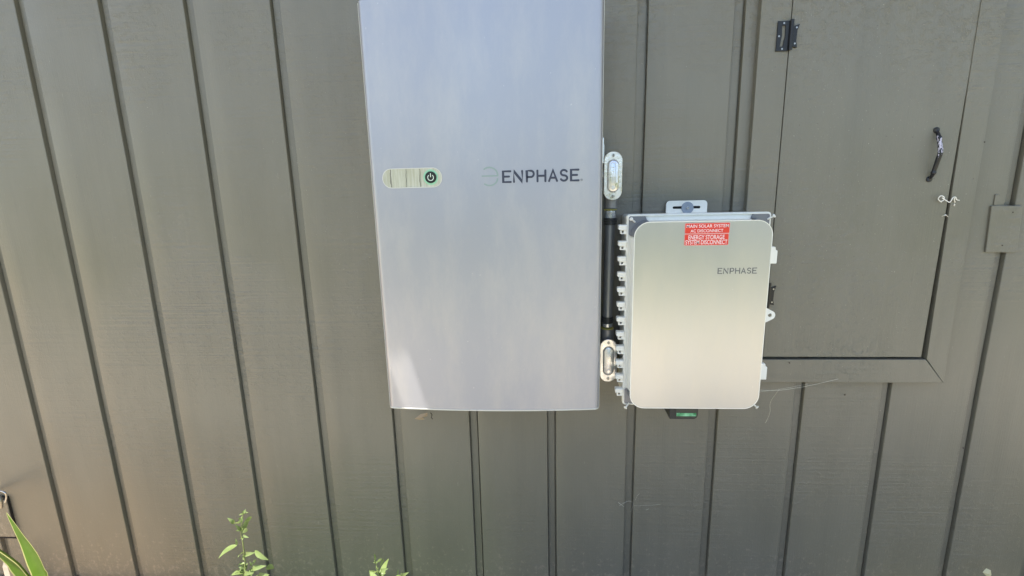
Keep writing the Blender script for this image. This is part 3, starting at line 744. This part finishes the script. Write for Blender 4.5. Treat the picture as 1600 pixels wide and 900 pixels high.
def weed(stem, leaves, label, Y, clusters, rng):
    base = Vector((at(stem[-1][0], stem[-1][1], Y).x, Y, -.015))
    r = root('weed', base, label, 'weed', 'leafy weeds at the foot of the wall')
    P = [base, base+Vector((.004, 0, .1))] + [at(x, y, Y) for x, y in stem[::-1]]
    bm = bmesh.new(); sp = smooth_path(P, 6); tube(bm, sp, [.0026-.0016*i/(len(sp)-1) for i in range(len(sp))], 8); obj('stem', bm, WSTEM, r, smooth=60)
    bm = bmesh.new()
    for (bx_, by_, tx_, ty_, w, dy0, dy1, sag, roll) in leaves:
        leaf(bm, at(bx_, by_, Y+dy0), at(tx_, ty_, Y+dy1), w, sag, roll)
    rnd = random.Random(rng)
    for cx_, cy_, k, ln in clusters:
        c = at(cx_, cy_, Y)
        for i in range(k):
            a = rnd.uniform(0, 2*PI); e = rnd.uniform(.1, 1.3); l = ln*rnd.uniform(.5, 1.1)
            leaf(bm, c+Vector((0, 0, rnd.uniform(-.006, .006))), c+Vector((math.cos(a)*math.cos(e), math.sin(a)*math.cos(e)*.8, math.sin(e)))*l, l*.32, .15, rnd.uniform(-.8, .8), 5)
    z = base.z + .03                                     # leaves lower down, out of the frame
    while z < at(stem[-1][0], stem[-1][1], Y).z - .01:
        a = rnd.uniform(0, 2*PI); l = rnd.uniform(.04, .07)
        leaf(bm, (base.x+.003, base.y, z), (base.x+math.cos(a)*l, base.y+math.sin(a)*l, z+l*.3), l*.28, .12, rnd.uniform(-.3, .3)); z += .014
    obj('foliage', bm, WEED, r, smooth=60)
    return r
Y1 = -.25
weed([(380, 800), (378, 815), (376, 830), (379, 845), (381, 860), (383, 880), (383, 905)],
     [(371, 852, 341, 873, .020, 0, -.02, .10, .5), (398, 860, 420, 875, .014, 0, -.01, .12, .4), (384, 864, 399, 863, .012, 0, -.02, .15, .6),
      (366, 818, 355, 809, .010, 0, -.01, .25, .3), (375, 818, 366, 818, .006, 0, -.01, .1, .6), (376, 830, 367, 820, .008, 0, -.01, .1, .8),
      (381, 822, 393, 807, .011, 0, -.015, .1, 1.2), (379, 835, 388, 813, .013, .005, -.01, .15, 1.3), (379, 833, 386, 826, .010, -.004, -.02, .1, .8), (380, 836, 389, 840, .006, 0, -.01, .1, .4),
      (370, 852, 368, 841, .006, 0, 0, .1, .8), (380, 864, 372, 871, .012, 0, -.02, .1, .8), (381, 867, 382, 875, .010, -.005, -.02, .1, .9),
      (394, 882, 400, 874, .006, 0, 0, .1, .7), (393, 885, 390, 877, .005, 0, 0, .1, .7), (394, 888, 416, 884, .014, 0, -.01, .14, .3), (416, 886, 428, 888, .02, .01, .02, .0, .9),
      (383, 892, 396, 895, .014, -.005, -.03, .18, .6), (381, 895, 361, 899, .018, 0, -.02, .12, .5), (404, 899, 421, 898, .016, 0, -.01, .12, .4), (383, 880, 371, 884, .006, 0, 0, .15, .3)],
     'tallest leafy weed, with pale narrow leaves, left of the silver cabinet', Y1,
     [(380, 803, 9, .014), (377, 815, 7, .015), (377, 828, 8, .016), (380, 842, 6, .010), (380, 854, 5, .007), (383, 870, 6, .010), (382, 889, 12, .018), (376, 896, 9, .026), (388, 901, 9, .028)], 3)
weed([(586, 876), (588, 883), (591, 892), (593, 905)],
     [(586, 876, 584, 865, .009, 0, 0, .05, 1.3), (589, 879, 597, 873, .007, 0, -.01, .08, .7), (594, 885, 600, 873, .005, 0, -.01, .05, .9), (595, 890, 607, 888, .010, 0, -.01, .3, .5), (588, 896, 576, 893, .006, 0, -.02, .12, .4), (591, 893, 583, 897, .008, 0, -.02, .1, .5)],
     'short weed with a pointed pale tip, below the left edge of the tall cabinet', Y1, [(587, 879, 8, .009), (589, 888, 7, .008), (591, 896, 9, .013), (593, 903, 9, .022)], 5)
weed([(627, 897), (628, 908)],
     [(622, 899, 622.5, 889, .005, 0, 0, .05, 1.2), (628, 899, 639, 894, .008, 0, -.01, .1, .5), (627, 900, 616, 903, .008, 0, -.01, .1, .5)],
     'lowest weed, only its tip showing, just right of the short weed', Y1, [(628, 899, 5, .010), (628, 906, 5, .02)], 8)
# sword-leaved clump
cl = root('sword_leaf_plant', (-.50, -.33, 0), 'clump of long green sword leaves with pale edges in the lower left corner', 'plant')
def sword(P, w, name='leaf_blade'):
    bm = bmesh.new(); sp = smooth_path(P, 8); n = len(sp)
    for i_, p in enumerate(sp): pass
    rows = []
    for i, p in enumerate(sp):
        t = i/(n-1); d = (sp[min(i+1, n-1)]-sp[max(i-1, 0)]).normalized()
        s = Vector((1, -.25, 0)); s = (s-d*s.dot(d)).normalized(); nr = s.cross(d)
        ww = w*min(1, (1-t)*2.0)**.85*(1 if t < .5 else 1) + .0003; e = min(.0016, ww*.22)
        rows.append([bm.verts.new(p + s*k + nr*c) for k, c in ((-ww/2, .12*ww), (-ww/2+e, .09*ww), (0, -.1*ww), (ww/2-e, .09*ww), (ww/2, .12*ww))])
    for a, b in zip(rows, rows[1:]):
        for j in range(4): bm.faces.new((a[j], a[j+1], b[j+1], b[j])).material_index = 1 if j in (0, 3) else 0
    o = obj(name, bm, [SWORD, SEDGE], cl, smooth=50)
    o.modifiers.new('t', 'SOLIDIFY').thickness = .0007
B = Vector((-.49, -.33, -.01))
sword([B, at(74, 935, -.32), at(64, 893, -.30), at(46, 856, -.28), at(28, 828, -.27), at(10, 801, -.26)], .060)
sword([B+Vector((-.03, .01, 0)), at(75, 950, -.33), at(38, 898, -.33), at(14, 873, -.33), at(-30, 845, -.33), at(-80, 830, -.33)], .062)
sword([B+Vector((-.05, .0, 0)), at(10, 960, -.36), at(-40, 915, -.38), at(-90, 900, -.40)], .03)
# pale stake by the sword leaves
bm = bmesh.new(); a = at(9, 876, -.06)
loft(bm, [[(a.x+dx*s, a.y+dy*s, z) for dx, dy in ((-.009, -.006), (.009, -.006), (.009, .006), (-.009, .006))] for z, s in ((-.02, 1.2), (a.z-.02, 1.1), (a.z+.004, .4))])
tag(obj('garden_stake', bm, mat('pale_wood', (.5, .45, .36), .8), bevel=.001), 'short pale wooden stake against the wall behind the sword leaves', 'stake')
# loose litter along the foot of the wall
bm = bmesh.new(); rnd = random.Random(4)
for i in range(260):
    x = rnd.uniform(-1.4, 2.8); y = -abs(rnd.gauss(0, .05))-.004; s = rnd.uniform(.003, .012)
    z = -.006 + .012*noise.noise(Vector((x*9, y*9, 0)))
    q = Matrix.Rotation(rnd.uniform(0, 6), 3, 'Z') @ Matrix.Rotation(rnd.uniform(-.5, .5), 3, 'X')
    vs = [bm.verts.new(Vector((x, y, z)) + q @ Vector((s*a_*rnd.uniform(.6, 1.2), s*b_*.5, s*c_*.4))) for a_, b_, c_ in ((1, 0, 0), (-1, 0, 0), (0, 1, 0), (0, -1, 0), (0, 0, 1), (0, 0, -1))]
    for f in ((0, 2, 4), (2, 1, 4), (1, 3, 4), (3, 0, 4), (2, 0, 5), (1, 2, 5), (3, 1, 5), (0, 3, 5)): bm.faces.new([vs[k] for k in f])
tag(obj('soil_litter', bm, mat('litter', (.3, .22, .15), .9)), 'scattered bark and stone crumbs along the foot of the wall', 'litter', kind='stuff')

# ================================================================ garden behind the viewer: hedge seen in reflections, tree added for shade
HG = leafmat('hedge_leaf', (.08, .12, .04), (.2, .25, .1), .2)
bm = bmesh.new(); rnd = random.Random(11)
box(bm, -9, 11, -7.9, -7.3, 0, 1.3)
for i in range(14000):
    c = Vector((rnd.uniform(-9.2, 11.2), rnd.uniform(-7.5, -7.05), rnd.uniform(0, 1.5))); s = rnd.uniform(.04, .09)
    a = Vector((rnd.gauss(0, 1), rnd.gauss(0, 1), rnd.gauss(0, 1))).normalized(); b = a.orthogonal().normalized()
    vs = [bm.verts.new(c+v*s) for v in (a, b*.5, -a, -b*.5)]; bm.faces.new(vs)
tag(obj('garden_hedge', bm, HG), 'clipped green hedge across the garden opposite the wall', 'hedge')

TB = mat('tree_bark', (.12, .09, .06), .9)  # unseen tree, added to darken the ground and weaken its bounce
tr = root('added_shade_tree', (-1.9, -4.6, 0), 'unseen leafy tree added opposite the wall to shade the ground', 'tree')
bm = bmesh.new(); tube(bm, smooth_path([(-1.9, -4.6, -.05), (-1.85, -4.55, 1.5), (-1.5, -4.3, 3), (-.9, -3.3, 4.3), (-.3, -2.4, 5.6)], 5), [.13-.1*i/20 for i in range(21)], 12)
for p in ((-1.3, -2.3, 5.6), (.5, -2.5, 5.4), (.1, -2.1, 5.9), (-.7, -2.6, 6.0)): tube(bm, smooth_path([(-1.4, -4.2, 3.2), tuple(a*.5+b*.5 for a, b in zip((-1.4, -4.2, 3.5), p)), p], 4), [.05-.004*i for i in range(9)], 8)
obj('trunk', bm, TB, tr, smooth=60)
bm = bmesh.new(); rnd = random.Random(21)
CL = [Vector((rnd.gauss(0, .55), rnd.gauss(0, .5), rnd.gauss(0, .35))) for i in range(26)]
for i in range(7000):
    c = Vector((.05, -2.35, 5.6)) + Vector(a_*b_ for a_, b_ in zip(rnd.choice(CL), (1.1, .75, 1.))) + Vector((rnd.gauss(0, .16), rnd.gauss(0, .16), rnd.gauss(0, .12))); s = rnd.uniform(.03, .06)
    a = Vector((rnd.gauss(0, 1), rnd.gauss(0, 1), rnd.gauss(0, .6))).normalized(); b = a.orthogonal().normalized()
    bm.faces.new([bm.verts.new(c+v*s) for v in (a, b*.5, -a, -b*.5)])
obj('crown', bm, HG, tr)
